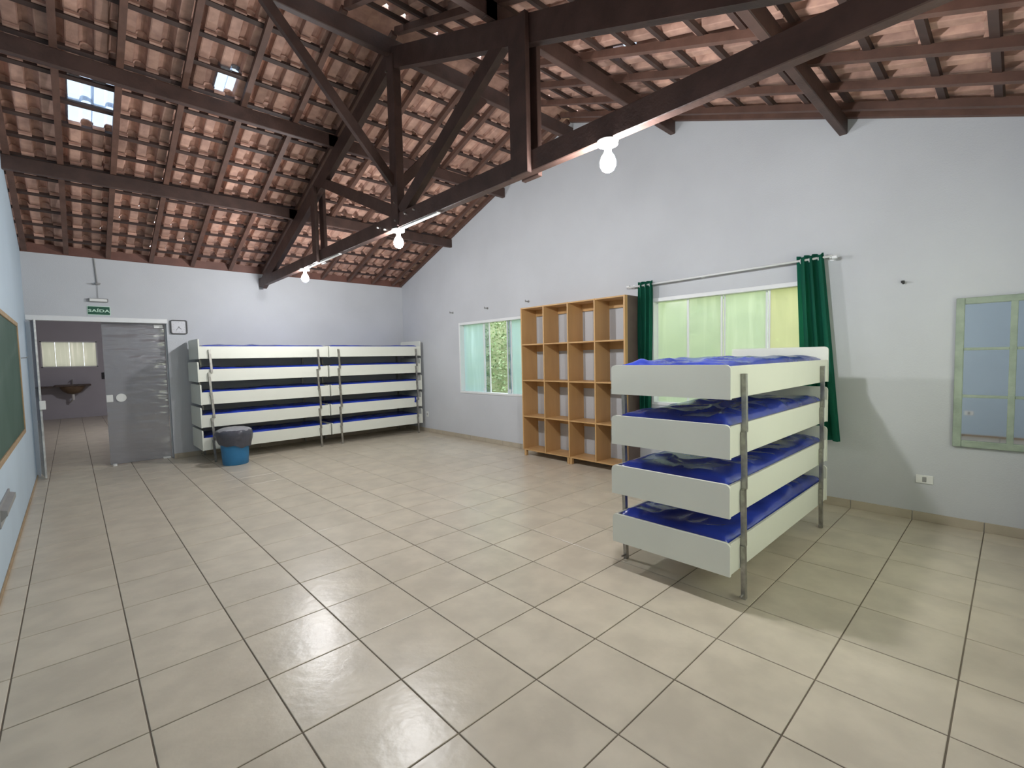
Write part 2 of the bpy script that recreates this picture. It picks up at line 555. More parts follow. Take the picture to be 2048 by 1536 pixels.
def tile_matrix(x, dist, sgn):
    """origin at tile head on the batten top"""
    down = Vector((0, sgn, -SLOPE)).normalized()
    nrm = Vector((0, SLOPE * sgn, 1)).normalized()
    ux = Vector((1, 0, 0))
    y = RIDGE + sgn * dist
    o = Vector((x, y, roofz(BAT_Z + 0.0265, y)))
    R = Matrix((ux, down, nrm)).transposed()
    return Matrix.Translation(o) @ R.to_4x4()


b2 = bmesh.new(); tile_geo(b2, Matrix.Identity(4))
bmesh.ops.recalc_face_normals(b2, faces=b2.faces)
tile_me = bpy.data.meshes.new('roof_tile'); b2.to_mesh(tile_me); b2.free()
glass_me = tile_me.copy(); glass_me.name = 'glass_roof_tile'
tile_me.materials.append(M['terra']); glass_me.materials.append(M['glass_tile'])

GLASS = []
all_tiles = []
x_start = 0.59 - PITCH * 5
for sgn in (1, -1):
    for r in range(NROW):
        dist = 0.17 + GH * r + 0.035
        for c in range(33):
            x = x_start + PITCH * c
            if x > XR + 0.2:
                continue
            mid = Vector((x + .09, RIDGE + sgn * (dist + GH / 2), roofz(4.9, RIDGE + sgn * (dist + GH / 2))))
            g = False
            if sgn == 1 and 0.38 < x + .09 < 0.80 and 3.70 < mid.y < 4.33:
                g = True
            if sgn == 1 and 1.53 < x + .09 < 1.74 and 3.10 < mid.y < 3.41:
                g = True
            if sgn == -1 and 3.93 < x + .09 < 4.13 and -0.10 < mid.y < 0.22:
                g = True
            a = seen_area(mid, 0.25, Vector((0, SLOPE * sgn, 1)).normalized())
            all_tiles.append((0 if g else 1, -a, x, dist, sgn, g))
all_tiles.sort(key=lambda t: (t[0], t[1]))
rest = bmesh.new()
for k, (q, a, x, dist, sgn, g) in enumerate(all_tiles):
    mw = tile_matrix(x + random.gauss(0, .002), dist + random.gauss(0, .003), sgn)
    mw = mw @ Matrix.Rotation(random.gauss(0, .008), 4, 'Z') @ Matrix.Rotation(abs(random.gauss(0, .004)), 4, 'X')
    if g:
        o = link('glass_roof_tile', glass_me, ceiling); o.matrix_world = mw; o['label'] = 'clear glass roof tile letting in daylight'
    elif k < 300 and a < 0:
        o = link('roof_tile', tile_me, ceiling); o.matrix_world = mw
    else:
        tile_geo(rest, mw)
o = finish(rest, 'roof_tile_remainder', M['terra2'], ceiling); o['kind'] = 'stuff'
# ridge cap tiles
b2 = bmesh.new()
segs = 7
for s_ in range(2):
    rad = 0.16 - 0.012 * s_
for i0 in range(1):
    ring = []
    for xx in (0.0, 0.42):
        row = []
        for i in range(segs + 1):
            t = math.pi * i / segs
            row.append((b2.verts.new((xx, 0.19 * math.cos(t), 0.10 * math.sin(t))), b2.verts.new((xx, 0.178 * math.cos(t), 0.088 * math.sin(t)))))
        ring.append(row)
    for i in range(segs):
        for s_ in (0, 1):
            b2.faces.new((ring[0][i][s_], ring[0][i + 1][s_], ring[1][i + 1][s_], ring[1][i][s_]))
cap_me = bpy.data.meshes.new('ridge_tile'); bmesh.ops.recalc_face_normals(b2, faces=b2.faces); b2.to_mesh(cap_me); b2.free()
cap_me.materials.append(M['terra'])
xx = XL - .3
while xx < XR + .2:
    link('ridge_tile', cap_me, ceiling, (xx, RIDGE, 4.855 + random.uniform(0, .01)))
    xx += 0.38

# ------------------------------------------------------------------ truss
TX = 2.835
truss = tag(empty('roof_truss', (TX, RIDGE, 2.84)), 'dark timber roof truss with king post crossing the room', 'roof truss')


def tpart(name, fn, material=M['wood']):
    bm = bmesh.new(); fn(bm)
    for v in bm.verts:
        v.co -= truss.location
    return finish(bm, name, material, truss)


CH_B, CH_T = 2.845, 2.995
tpart('bottom_chord', lambda bm: box(bm, TX - .035, TX + .035, YN + 0.0, YB - 0.0, CH_B, CH_T, 0.005))
for sgn in (1, -1):
    yend = RIDGE + sgn * 4.60
    tpart('top_chord', lambda bm: prism(bm, [(RIDGE, 4.44), (RIDGE, 4.645), (yend, roofz(4.645, yend)), (yend, roofz(4.44, yend))], 0, TX - .034, TX + .034))
tpart('king_post', lambda bm: box(bm, TX - .045, TX + .045, RIDGE - .075, RIDGE + .055, CH_B + 0.02, 4.56, 0.005))
for y0, y1, lv in ((4.00, 4.14, 4.56), (.035, .215, 4.62)):
    for x0, x1 in ((TX - .078, TX - .0355), (TX + .0355, TX + .078)):
        tpart('post_plank', lambda bm: box(bm, x0, x1, y0, y1, CH_B - .012, roofz(lv, (y0 + y1) / 2), 0.004))
side = Vector((1, 0, 0))
tpart('strut', lambda bm: beam(bm, (TX, 2.02, 3.02), (TX, 3.86, roofz(4.50, 3.86)), 0.066, 0.12, side))
tpart('strut', lambda bm: beam(bm, (TX, 1.90, 3.0), (TX, 0.34, roofz(4.50, .34)), 0.066, 0.13, side))
for sx in (-1, 1):
    tpart('ridge_brace', lambda bm: beam(bm, (TX + sx * .03, RIDGE, 3.30), (TX + sx * 1.20, RIDGE, 4.56), 0.05, 0.09, Vector((0, 1, 0))))
for (y, z) in ((2.0, 3.33), (1.97, 3.10), (1.97, 2.92), (1.78, 2.95), (1.62, 2.95), (2.35, 2.93), (2.2, 2.88), (2.05, 4.42), (.12, 2.93), (4.06, 2.92)):
    bm = bmesh.new()
    cyl(bm, (TX - .058, y, z), (TX - .030, y, z), 0.010, seg=8)
    for v in bm.verts:
        v.co -= truss.location
    finish(bm, 'bolt', M['steel'], truss)

# cable channel under the chord, lamps
bm = bmesh.new()
for y0, y1, w in ((3.40, 4.45, .035), (1.25, 1.92, .04)):
    box(bm, TX - .033, TX - .033 + w, y0, y1, CH_B - .013, CH_B - .001)
tag(finish(bm, 'cable_channel', M['white_plastic']), 'thin white cable channel along the underside of the truss', 'cable channel')

LAMPS = [((TX, 4.66), 'glowing round bulb under the truss nearest the back wall'),
         ((TX, 2.00), 'glowing round bulb under the king post of the truss'),
         ((TX, -0.60), 'glowing round bulb on the truss end nearest the camera')]
for (lx, ly), lab in LAMPS:
    t = tag(empty('light_bulb', (lx, ly, CH_B)), lab, 'light bulb', 'bulbs under the truss')
    bm = bmesh.new()
    cyl(bm, (0, 0, 0), (0, 0, -.022), .068, .062, 24); cyl(bm, (0, 0, -.022), (0, 0, -.06), .024, .022, 16)
    finish(bm, 'lamp_holder', M['white_plastic'], t, smooth=False)
    bm = bmesh.new()
    lathe(bm, [(.001, -.060), (.020, -.062), (.026, -.075), (.040, -.095), (.050, -.125), (.049, -.15), (.036, -.175), (.018, -.187), (.001, -.190)], 20)
    finish(bm, 'bulb', M['bulb'], t, smooth=True)


# ------------------------------------------------------------------ windows
def window(name, W, panes, label, x_glass=XR + 0.075):
    y0, y1, z0, z1 = W
    bm = bmesh.new()
    fx0, fx1 = XR - 0.012, XR + 0.10
    fw = 0.035
    box(bm, fx0, fx1, y0, y1, z0, z0 + fw, 0.003); box(bm, fx0, fx1, y0, y1, z1 - fw * 1.3, z1, 0.003)
    box(bm, fx0, fx1, y0, y0 + fw, z0 + fw, z1 - fw * 1.3, 0.003); box(bm, fx0, fx1, y1 - fw, y1, z0 + fw, z1 - fw * 1.3, 0.003)
    w = struct(finish(bm, name, M['white_metal']), label)
    for (a, b, dx, key) in panes:
        bm = bmesh.new()
        box(bm, x_glass + dx - .004, x_glass + dx + .004, a, b, z0 + fw, z1 - fw * 1.3)
        p = finish(bm, 'pane', M[key], w)
        bm = bmesh.new()
        for yy in (a, b):
            box(bm, x_glass + dx - .009, x_glass + dx + .009, yy - .009, yy + .009, z0 + fw, z1 - fw * 1.3)
        finish(bm, 'sash_edge', M['white_metal'], p)
    return w


w1 = window('window_1', W1, [(4.15, 4.74, .012, 'frost_blue'), (2.98, 3.46, .012, 'frost_blue'), (3.96, 4.10, -.014, 'glass_leaf'), (3.40, 3.50, -.014, 'glass_leaf')],
            'white framed sliding window with frosted side panes and an open middle')
bm = bmesh.new()
for yy in (4.12, 3.44):
    box(bm, XR + .035, XR + .055, yy - .02, yy + .02, .905, .965, .003)
finish(bm, 'window_latch', M['white_metal'], w1)
w2 = window('window_2', W2, [(0.315, .715, .012, 'frost_cool'), (-.098, .297, -.012, 'frost_cool'), (-.565, -.122, .012, 'frost_cool'), (-.955, -.60, -.012, 'frost_warm')],
            'white framed window with four frosted green panes between green curtains')

bm = bmesh.new()
for a in ((WN[0], WN[0] + .04, WN[2], WN[3]), (WN[1] - .04, WN[1], WN[2], WN[3]), (WN[0] + .04, WN[1] - .04, WN[2], WN[2] + .04), (WN[0] + .04, WN[1] - .04, WN[3] - .04, WN[3])):
    box(bm, a[0], a[1], YN - .10, YN + .01, a[2], a[3], .003)
w4 = struct(finish(bm, 'window_4', M['white_metal']), 'white framed frosted window behind the camera')
for k in range(4):
    a = WN[0] + (WN[1] - WN[0]) * k / 4; b = WN[0] + (WN[1] - WN[0]) * (k + 1) / 4
    bm = bmesh.new(); box(bm, a + .004, b - .004, YN - .07 + .02 * (k % 2), YN - .062 + .02 * (k % 2), WN[2] + .03, WN[3] - .03)
    finish(bm, 'pane', M['frost_front'], w4)

# ------------------------------------------------------------------ door
bm = bmesh.new()
box(bm, XL + .001, DX1 + .012, YB - .022, YB + .06, 2.155, 2.225, .004)
box(bm, DX1 - .012, DX1, YB + .12, YB + .18, 0, 2.155, .002)
door = struct(finish(bm, 'door_1', M['white_metal']), 'white door header over the glass doorway')
bm = bmesh.new()
box(bm, .655, DX1 - .02, YB + .135, YB + .147, .012, 2.155)
dp = finish(bm, 'glass_panel', M['glass_door'], door); dp['label'] = 'smoked glass door panel'
bm = bmesh.new()
box(bm, .655, .735, YB + .125, YB + .157, .96, 1.07, .006)
finish(bm, 'lock', M['white_plastic'], dp)
bm = bmesh.new()
cyl(bm, (.83, YB + .120, 1.02), (.83, YB + .160, 1.02), .062, seg=24)
finish(bm, 'round_handle', M['white_plastic'], dp)
bm = bmesh.new()
box(bm, 1.28, 1.40, YB + .12, YB + .162, 2.09, 2.145, .004); box(bm, 1.30, 1.40, YB + .12, YB + .162, .0, .03, .003)
finish(bm, 'pivot_fitting', M['white_plastic'], dp)
# open leaf at the left
hx, hy, fx, fy = -0.085, 6.93, -0.030, 6.53
dv = Vector((fx - hx, fy - hy, 0)); dl = dv.length; du = dv.normalized()
bm = bmesh.new()
beam(bm, (hx, hy, 1.08), (fx, fy, 1.08), 0.008, 2.13, Vector((du.y, -du.x, 0)))
lf = finish(bm, 'glass_leaf', M['glass_leaf'], door); lf['label'] = 'open glass door leaf'
bm = bmesh.new()
beam(bm, (fx, fy, .012), (fx, fy, 2.145), 0.020, 0.035, Vector((du.y, -du.x, 0)))
finish(bm, 'leaf_edge', M['alu'], lf)
bm = bmesh.new()
box(bm, fx - .012, fx + .05, fy - .05, fy - .018, .94, 1.06, .006)
finish(bm, 'lock', M['white_plastic'], lf)
bm = bmesh.new()
cyl(bm, (0, 0, 0), (0, 0, .03), .030, .026, 16)
tag(finish(bm, 'door_stop', M['white_plastic'], None, (.70, 6.86, 0)), 'small round white door stop on the floor below the glass panel', 'door stop')

# ------------------------------------------------------------------ far room beyond the doorway
FY = 16.6
bm = bmesh.new(); box(bm, -2.4, 4.2, 7.0, FY + .1, -.12, -.001)
ff = struct(finish(bm, 'floor_far_room', M['grout']), 'beige tiled floor of the far room')
bm = bmesh.new()
for i in range(-6, 10):
    for j in range(15, 37):
        x0, x1 = max(i * T, -2.4), min((i + 1) * T, 4.2)
        y0, y1 = max(j * T, 7.0), min((j + 1) * T, FY)
        if x1 - x0 > .02 and y1 - y0 > .02:
            tile_bm(bm, x0, x1, y0, y1, 0.004)
o = finish(bm, 'floor_tile_run', M['tile'], ff); o['kind'] = 'stuff'
bm = bmesh.new()
FW = (-0.32, 0.90, 1.50, 2.26)
wall_cells(bm, 1, FY, FY + .15, [-2.4, FW[0], FW[1], 4.2], [FW], -.1, lambda x: 3.1)
struct(finish(bm, 'wall_far_room_back', M['wall_grey']), 'grey far wall of the room beyond the doorway')
bm = bmesh.new(); box(bm, -2.55, -2.4, 6.95, FY + .15, -.1, 3.1)
struct(finish(bm, 'wall_far_room_left', M['wall_grey']), 'grey left side wall of the far room')
bm = bmesh.new(); box(bm, 4.2, 4.35, 6.95, FY + .15, -.1, 3.1)
struct(finish(bm, 'wall_far_room_right', M['wall_grey']), 'grey right side wall of the far room')
bm = bmesh.new(); box(bm, -2.6, 4.4, 7.0, FY + .2, 3.1, 3.2)
struct(finish(bm, 'ceiling_far_room', M['wall_grey']), 'grey ceiling of the far room')
bm = bmesh.new(); box(bm, -2.6, XL, 6.80, 7.0, -.1, 3.1)
struct(finish(bm, 'wall_far_room_front', M['wall_grey']), 'grey wall beside the doorway')
bm = bmesh.new()
for a in ((FW[0], FW[0] + .03, FW[2], FW[3]), (FW[1] - .03, FW[1], FW[2], FW[3]), (FW[0], FW[1], FW[2], FW[2] + .03), (FW[0], FW[1], FW[3] - .03, FW[3])):
    box(bm, a[0], a[1], FY - .01, FY + .08, a[2], a[3])
w3 = struct(finish(bm, 'window_3', M['white_metal']), 'bright frosted window of the far room')
for k in range(4):
    a = FW[0] + (FW[1] - FW[0]) * k / 4; b = FW[0] + (FW[1] - FW[0]) * (k + 1) / 4
    bm = bmesh.new(); box(bm, a + .002, b - .002, FY + .03 + .01 * (k % 2), FY + .036 + .01 * (k % 2), FW[2], FW[3])
    finish(bm, 'pane', M['frost_far'], w3)
t = tag(empty('wash_basin', (.25, FY - .006, 0)), 'brown wash basin on a dark stone counter in the far room', 'wash basin')
bm = bmesh.new(); box(bm, -.33, .45, -.5, 0, .95, 1.0, .01)
finish(bm, 'counter', M['stone'], t)
bm = bmesh.new()
r = lathe(bm, [(.02, .72), (.12, .74), (.21, .80), (.27, .90), (.28, .95)], 20)
bm.faces.new(r[0])
for v in bm.verts:
    v.co.y -= .26; v.co.x += .05; v.co.y = -.26 + (v.co.y + .26) * .8
finish(bm, 'bowl', M['basin'], t, smooth=True)
bm = bmesh.new(); cyl(bm, (.05, -.26, .73), (.05, -.26, .55), .035, .03, 12); cyl(bm, (.05, -.26, .57), (.0, -.02, .50), .02, .02, 10)
finish(bm, 'drain_pipe', M['white_plastic'], t)
bm = bmesh.new(); cyl(bm, (.05, -.06, 1.0), (.05, -.06, 1.14), .014, .014, 10); cyl(bm, (.05, -.06, 1.13), (.05, -.20, 1.12), .012, .012, 10)
finish(bm, 'tap', M['steel'], t)
bm = bmesh.new(); box(bm, -2.3, -.10, FY - .55, FY, .93, .97, .005)
tag(finish(bm, 'wall_counter', M['stone']), 'long dark counter along the far room wall left of the basin', 'counter')
bm = bmesh.new(); box(bm, -.06, .06, -.02, 0, -.10, .10, .006); box(bm, -.03, .03, -.03, -.02, -.02, .06, .004)
tag(finish(bm, 'switch_box', M['black'], None, (1.02, FY, 1.22)), 'dark switch box on the far room wall right of the basin', 'switch box')
t = tag(empty('ceiling_lamp', (2.6, 11.5, 3.1)), 'round ceiling lamp of the far room', 'lamp')
bm = bmesh.new(); cyl(bm, (0, 0, 0), (0, 0, -.03), .12, .12, 20)
finish(bm, 'lamp_base', M['white_plastic'], t)
bm = bmesh.new(); lathe(bm, [(.11, -.03), (.10, -.07), (.06, -.10), (.001, -.11)], 20)
finish(bm, 'lamp_shade', emit_mat('dim_lamp_glow', (0.97, .95, 1.0), 340.0), t, smooth=True)

# ------------------------------------------------------------------ stacking beds and mattresses
SPACE = 0.3475


def make_mattress_mesh(L, W, H, seed, puff):
    nx, ny = 84, 36
    bm = bmesh.new()
    off = Vector((seed * 13.7, seed * 5.1, seed * 2.3))

    def topz(u, v):
        x, y = u * L, v * W
        e = min(min(u, 1 - u) * L, min(v, 1 - v) * W)
        edge = 1 - math.exp(-e / 0.03)
        p = Vector((x * 1.6 + y * 1.1, y * 3.0 - x * .5, 0)) + off
        q = Vector((x * 3.2 + y * 2.6, y * 4.6 - x * 1.6, 3.1)) + off
        r1 = math.exp(-(noise.noise(p) / 0.16) ** 2)
        r2 = math.exp(-(noise.noise(q) / 0.14) ** 2)
        fade = 0.35 + 0.65 * max(0, min(1, 0.5 + 1.4 * noise.noise(Vector((x * 1.3, y * 1.7, 5.0)) + off)))
        z = H * (0.72 + 0.28 * edge) + puff * (0.50 * r1 + 0.32 * r2) * edge * fade
        z += puff * 0.8 * noise.noise(Vector((x * 1.1, y * 1.4, 9.0)) + off) * edge
        return z
    grid = []
    for i in range(nx + 1):
        row = []
        for j in range(ny + 1):
            u, v = i / nx, j / ny
            x = (u - .5) * L; y = (v - .5) * W
            row.append(bm.verts.new((x, y, topz(u, v))))
        grid.append(row)
    for i in range(nx):
        for j in range(ny):
            bm.faces.new((grid[i][j], grid[i + 1][j], grid[i + 1][j + 1], grid[i][j + 1]))
    border = [grid[i][0] for i in range(nx + 1)] + [grid[nx][j] for j in range(1, ny + 1)] + \
             [grid[i][ny] for i in range(nx - 1, -1, -1)] + [grid[0][j] for j in range(ny - 1, 0, -1)]
    prev = border
    for k, z in enumerate((H * .4, 0.0)):
        cur = []
        for v in border:
            s = 0.012 if k == 0 else 0.0
            cur.append(bm.verts.new((v.co.x + math.copysign(s, v.co.x) * (abs(v.co.x) > L * .49), v.co.y + math.copysign(s, v.co.y) * (abs(v.co.y) > W * .49), z)))
        n = len(border)
        for i in range(n):
            bm.faces.new((prev[i], prev[(i + 1) % n], cur[(i + 1) % n], cur[i]))
        prev = cur
    bm.faces.new(prev)
    bmesh.ops.recalc_face_normals(bm, faces=bm.faces)
    me = bpy.data.meshes.new('mattress'); bm.to_mesh(me); bm.free()
    for p in me.polygons:
        p.use_smooth = True
    me.materials.append(M['vinyl'])
    return me


def rounded_board(bm, y0, y1, z0, z1, x0, x1, r=0.03, seg=4):
    """end board in the YZ plane with rounded upper corners"""
    pts = [(y0, z0), (y1, z0)]
    for k in range(seg + 1):
        t = math.pi / 2 * k / seg
        pts.append((y1 - r + r * math.cos(t), z1 - r + r * math.sin(t)))
    for k in range(seg + 1):
        t = math.pi / 2 + math.pi / 2 * k / seg
        pts.append((y0 + r + r * math.cos(t), z1 - r + r * math.sin(t)))
    prism(bm, pts, 0, x0, x1)


def bed_meshes(x0, x1, W, px, head):
    """x0..x1 long extent (local), width W in y from 0 (front) to W (back), posts at px, head = +1/-1 end with taller board"""
    out = []
    def grab(name, fn, material):
        bm = bmesh.new(); fn(bm); bmesh.ops.recalc_face_normals(bm, faces=bm.faces)
        me = bpy.data.meshes.new(name); bm.to_mesh(me); bm.free(); me.materials.append(material)
        out.append((name, me))
    zb, zt, zh = 0.19, 0.382, 0.495
    th = 0.018
    for y in (0.0, W - th):
        grab('side_board', lambda bm: box(bm, x0 + th, x1 - th, y, y + th, zb + .004, zt, .002), M['board'])
    hx_ = (x1 - th, x1) if head > 0 else (x0, x0 + th)
    fx_ = (x0, x0 + th) if head > 0 else (x1 - th, x1)
    grab('head_board', lambda bm: rounded_board(bm, -.004, W + .004, zb, zh, *hx_), M['board'])
    grab('foot_board', lambda bm: rounded_board(bm, -.004, W + .004, zb, zt + .008, *fx_), M['board'])
    grab('base_board', lambda bm: box(bm, x0 + th, x1 - th, th, W - th, zb + .06, zb + .075), M['ply'])
    for bottom in (False, True):
        for xx in px:
            for yy in (-.016, W + .016):
                def leg(bm):
                    z1 = 0.333; z0 = 0.0 if bottom else -.0135
                    lean = 0.016
                    beam(bm, (xx - lean * .5, yy, z1), (xx + lean * .5, yy, z0), .03, .026, Vector((1, 0, 0)))
                    if bottom:
                        cyl(bm, (xx - .05, yy, .032), (xx, yy, .032), .006, seg=6)
                    else:
                        beam(bm, (xx - .02, yy, z0), (xx + .024, yy, z0 - .0005), .006, .022, Vector((0, 0, 1)))
                grab('leg_bottom' if bottom else 'leg', leg, M['steel'])
    return out


STACKS = [
    # name words, origin x, front y, x0, x1, posts, head, levels, words
    ('near', 0.0, -1.278, 3.035, 5.095, (3.21, 4.865), 1, 4, 'stack by the curtains'),
    ('left', 0.0, 5.985, 1.685, 3.640, (1.835, 3.46), -1, 5, 'stack behind the blue bin'),
    ('right', 0.0, 5.985, 3.668, 5.560, (3.835, 5.445), 1, 5, 'stack in the far corner'),
]
ORD = {4: ['bottom', 'second lowest', 'second highest', 'top'], 5: ['bottom', 'second lowest', 'middle', 'second highest', 'top']}
for si, (nm, ox, fy_, x0, x1, px, head, n, words) in enumerate(STACKS):
    BW = 0.805 if si == 0 else 0.765
    xc = (x0 + x1) / 2
    meshes = bed_meshes(x0 - xc, x1 - xc, BW, [p - xc for p in px], head)
    mats = [make_mattress_mesh(x1 - x0 - .065, BW - .065, .150 if si == 0 else .140, si * 10 + k, .042 if si == 0 else .020) for k in range(4 if si == 0 else 3)]
    for lvl in range(n):
        z = SPACE * lvl
        jx = random.uniform(-.012, .012) if 0 < lvl else 0.0
        root = tag(empty('stacking_bed', (xc + jx, fy_, z)),
                   'white stacking bed with steel legs, %s of the %s' % (ORD[n][lvl], words), 'bed', 'beds in the ' + words)
        for name, me in meshes:
            if name == 'leg' and lvl == 0:
                continue
            if name == 'leg_bottom' and lvl > 0:
                continue
            o = link('leg' if name.startswith('leg') else name, me, root)
        mt = link('mattress', mats[lvl % len(mats)], None, (xc + jx, fy_ + BW / 2, z + .19 + .0755))
        if (lvl // len(mats)) % 2:
            mt.rotation_euler = (0, 0, math.pi)
        tag(mt, 'blue vinyl mattress on the %s bed of the %s' % (ORD[n][lvl], words), 'mattress', 'mattresses in the ' + words)

# a ribbon dangling from one mattress
bm = bmesh.new()
pts = [(0, 0, 0), (.03, -.035, .0), (.035, -.040, -.05), (.02, -.038, -.10)]
for a, b in zip(pts, pts[1:]):
    beam(bm, a, b, .035, .003, Vector((1, 0, 0)))
tag(finish(bm, 'ribbon', M['vinyl'], None, (5.37, 6.015, SPACE + .385)), 'blue ribbon end hanging over a side board near the far corner', 'ribbon')

# ------------------------------------------------------------------ open shelf
SX0, SX1 = 5.305, 5.634
SY0, SY1 = 0.915, 2.755
SZ0, SZ1 = 0.085, 2.245
shelf = tag(empty('cubby_shelf', ((SX0 + SX1) / 2, (SY0 + SY1) / 2, 0)), 'open honey plywood shelf of sixteen compartments between the windows', 'shelf')


def spart(name, material, fn):
    bm = bmesh.new(); fn(bm)
    for v in bm.verts:
        v.co -= shelf.location
    return finish(bm, name, material, shelf)


bt = 0.020
ysh = [SY1 - bt / 2 - (SY1 - SY0 - bt) * k / 4 for k in range(5)]
zsh = [SZ0 + .01, .605, 1.150, 1.690, SZ1 - .01]
for k, y in enumerate(ysh):
    w_ = bt if k < 4 else .024
    if k < 4:
        spart('upright', M['shelf'], lambda bm: box(bm, SX0, SX1, y - w_ / 2, y + w_ / 2, SZ0, SZ1, .002))
    else:
        spart('upright', M['shelf'], lambda bm: box(bm, SX0, SX0 + .06, y - w_ / 2, y + w_ / 2, SZ0, SZ1, .002))
        p = spart('side_panel', M['shelf_shade'], lambda bm: box(bm, SX0 + .06, SX1, y - w_ / 2, y + w_ / 2, SZ0, SZ1, .002))
        p['label'] = 'end panel with shade painted into its colour'
for z in zsh:
    for a, b in zip(ysh, ysh[1:]):
        spart('shelf_board', M['shelf'], lambda bm: box(bm, SX0 + .004, SX1, b + bt / 2, a - bt / 2, z - .009, z + .009, .0015))
for z in zsh[1:]:
    for a, b in zip(ysh, ysh[1:]):
        spart('back_rail', M['shelf'], lambda bm: box(bm, SX1 - .014, SX1, b + bt / 2, a - bt / 2, z - .105, z - .009, .001))
for y in (ysh[0] - .03, (ysh[1] + ysh[2]) / 2 - .2, ysh[2] - .02, ysh[4] + .03):
    for x in (SX0 + .03, SX1 - .03):
        spart('foot', M['shelf'], lambda bm: box(bm, x - .022, x + .022, y - .02, y + .02, 0, SZ0, .002))

# ------------------------------------------------------------------ curtain rod and curtains
RODX, RODZ = 5.575, 2.365
t = tag(empty('curtain_rod', (RODX, -.08, RODZ)), 'thin white curtain rod above the frosted window', 'curtain rod')
bm = bmesh.new(); cyl(bm, (0, -1.11, 0.025), (0, 1.10, 0.0), .011, seg=12)
finish(bm, 'rod', M['white_metal'], t, smooth=True)
for y in (-1.09, 0.17, 1.08):
    bm = bmesh.new()
    cyl(bm, (0, y, .012), (XR - RODX, y, .012), .008, seg=8); cyl(bm, (XR - RODX - .006, y, .012), (XR - RODX, y, .012), .024, seg=12)
    finish(bm, 'bracket', M['white_metal'], t)
for y in (-1.125, 1.115):
    bm = bmesh.new(); cyl(bm, (0, y - .02, .012), (0, y + .02, .012), .017, seg=12)
    finish(bm, 'finial', M['white_metal'], t)


def curtain(name, ya, yb, yc, yd, ztop, zbot, folds, label, seed):
    """gathered cloth: top from ya to yb, bottom from yc to yd"""
    root = tag(empty(name, (RODX, (ya + yb) / 2, zbot)), label, 'curtain', 'green curtains')
    bm = bmesh.new()
    nu, nv = folds * 10, 26
    g = []
    for j in range(nv + 1):
        v = j / nv
        z = ztop + (zbot - ztop) * v
        row = []
        for i in range(nu + 1):
            u = i / nu
            y = (ya + (yb - ya) * u) * (1 - v) + (yc + (yd - yc) * u) * v
            amp = 0.036 + 0.014 * v + 0.008 * noise.noise(Vector((u * 3, v * 2, seed)))
            ph = folds * 2 * math.pi * u + 0.8 * noise.noise(Vector((u * 2, v * 1.5, seed + 5)))
            x = RODX + amp * math.sin(ph)
            y += 0.012 * math.cos(ph * 2) * (1 if 0 < i < nu else 0)
            zz = z + (0.012 * math.sin(ph + 1) if j == 0 else 0)
            row.append(bm.verts.new((x - root.location.x, y - root.location.y, zz - zbot)))
        g.append(row)
    for j in range(nv):
        for i in range(nu):
            bm.faces.new((g[j][i], g[j][i + 1], g[j + 1][i + 1], g[j + 1][i]))
    bmesh.ops.solidify(bm, geom=bm.faces[:], thickness=0.003)
    finish(bm, 'cloth', M['curtain'], root, smooth=True)
    for k in range(folds):
        u = (k + .5) / folds
        y = ya + (yb - ya) * u
        bm = bmesh.new()
        cyl(bm, (0, y - root.location.y - .003, ztop - .045 - zbot), (0, y - root.location.y + .003, ztop - .045 - zbot), .024, seg=14)
        finish(bm, 'grommet', M['white_metal'], root)
    return root


curtain('curtain', .895, .690, .890, .72, 2.405, .62, 3, 'green curtain hanging beside the plywood shelf', 1)
curtain('curtain', -.885, -1.115, -.96, -1.275, 2.425, .64, 3, 'green curtain hanging at the bare wall side of the window', 4)

# ------------------------------------------------------------------ mirror in a window frame
FYa, FYb, FZ0, FZ1 = -2.045, -2.74, .685, 1.905
mr = tag(empty('mirror_frame', (XR, (FYa + FYb) / 2, FZ0)), 'worn green window frame with mirror panes on the wall', 'mirror')


def mpart(name, material, fn):
    bm = bmesh.new(); fn(bm)
    for v in bm.verts:
        v.co -= mr.location
    return finish(bm, name, material, mr)


sw = .052
mpart('stile', M['green_frame'], lambda bm: box(bm, XR - .035, XR, FYa - sw, FYa, FZ0, FZ1, .004))
mpart('stile', M['green_frame'], lambda bm: box(bm, XR - .035, XR, FYb, FYb + sw, FZ0, FZ1, .004))
mpart('rail', M['green_frame'], lambda bm: box(bm, XR - .033, XR, FYb + sw, FYa - sw, FZ1 - sw, FZ1, .004))
mpart('rail', M['green_frame'], lambda bm: box(bm, XR - .033, XR, FYb + sw, FYa - sw, FZ0, FZ0 + .055, .004))
ym = -2.375
mpart('mullion', M['green_frame'], lambda bm: box(bm, XR - .033, XR, ym - .02, ym + .02, FZ0 + .05, FZ1 - .05, .003))
zz_ = [FZ0 + .055, 1.105, 1.49, FZ1 - sw]
for (ya_, yb_) in ((ym + .02, FYa - sw), (FYb + sw, ym - .02)):
    for z in zz_[1:3]:
        mpart('glazing_bar', M['green_frame'], lambda bm: box(bm, XR - .028, XR, ya_, yb_, z - .011, z + .011, .002))
    for k in range(3):
        mpart('mirror_pane', M['mirror'], lambda bm: box(bm, XR - .014, XR - .008, ya_, yb_, zz_[k] + (.011 if k else 0), zz_[k + 1] - (.011 if k < 2 else 0)))


# ------------------------------------------------------------------ chalkboard on the blue wall
CY0, CY1, CZ0, CZ1 = 2.20, 5.02, .80, 1.995
cb = tag(empty('chalkboard', (XL, (CY0 + CY1) / 2, CZ0)), 'green chalkboard with a tan wooden frame on the blue wall', 'chalkboard')


def cpart(name, material, fn):
    bm = bmesh.new(); fn(bm)
    for v in bm.verts:
        v.co -= cb.location
    return finish(bm, name, material, cb)


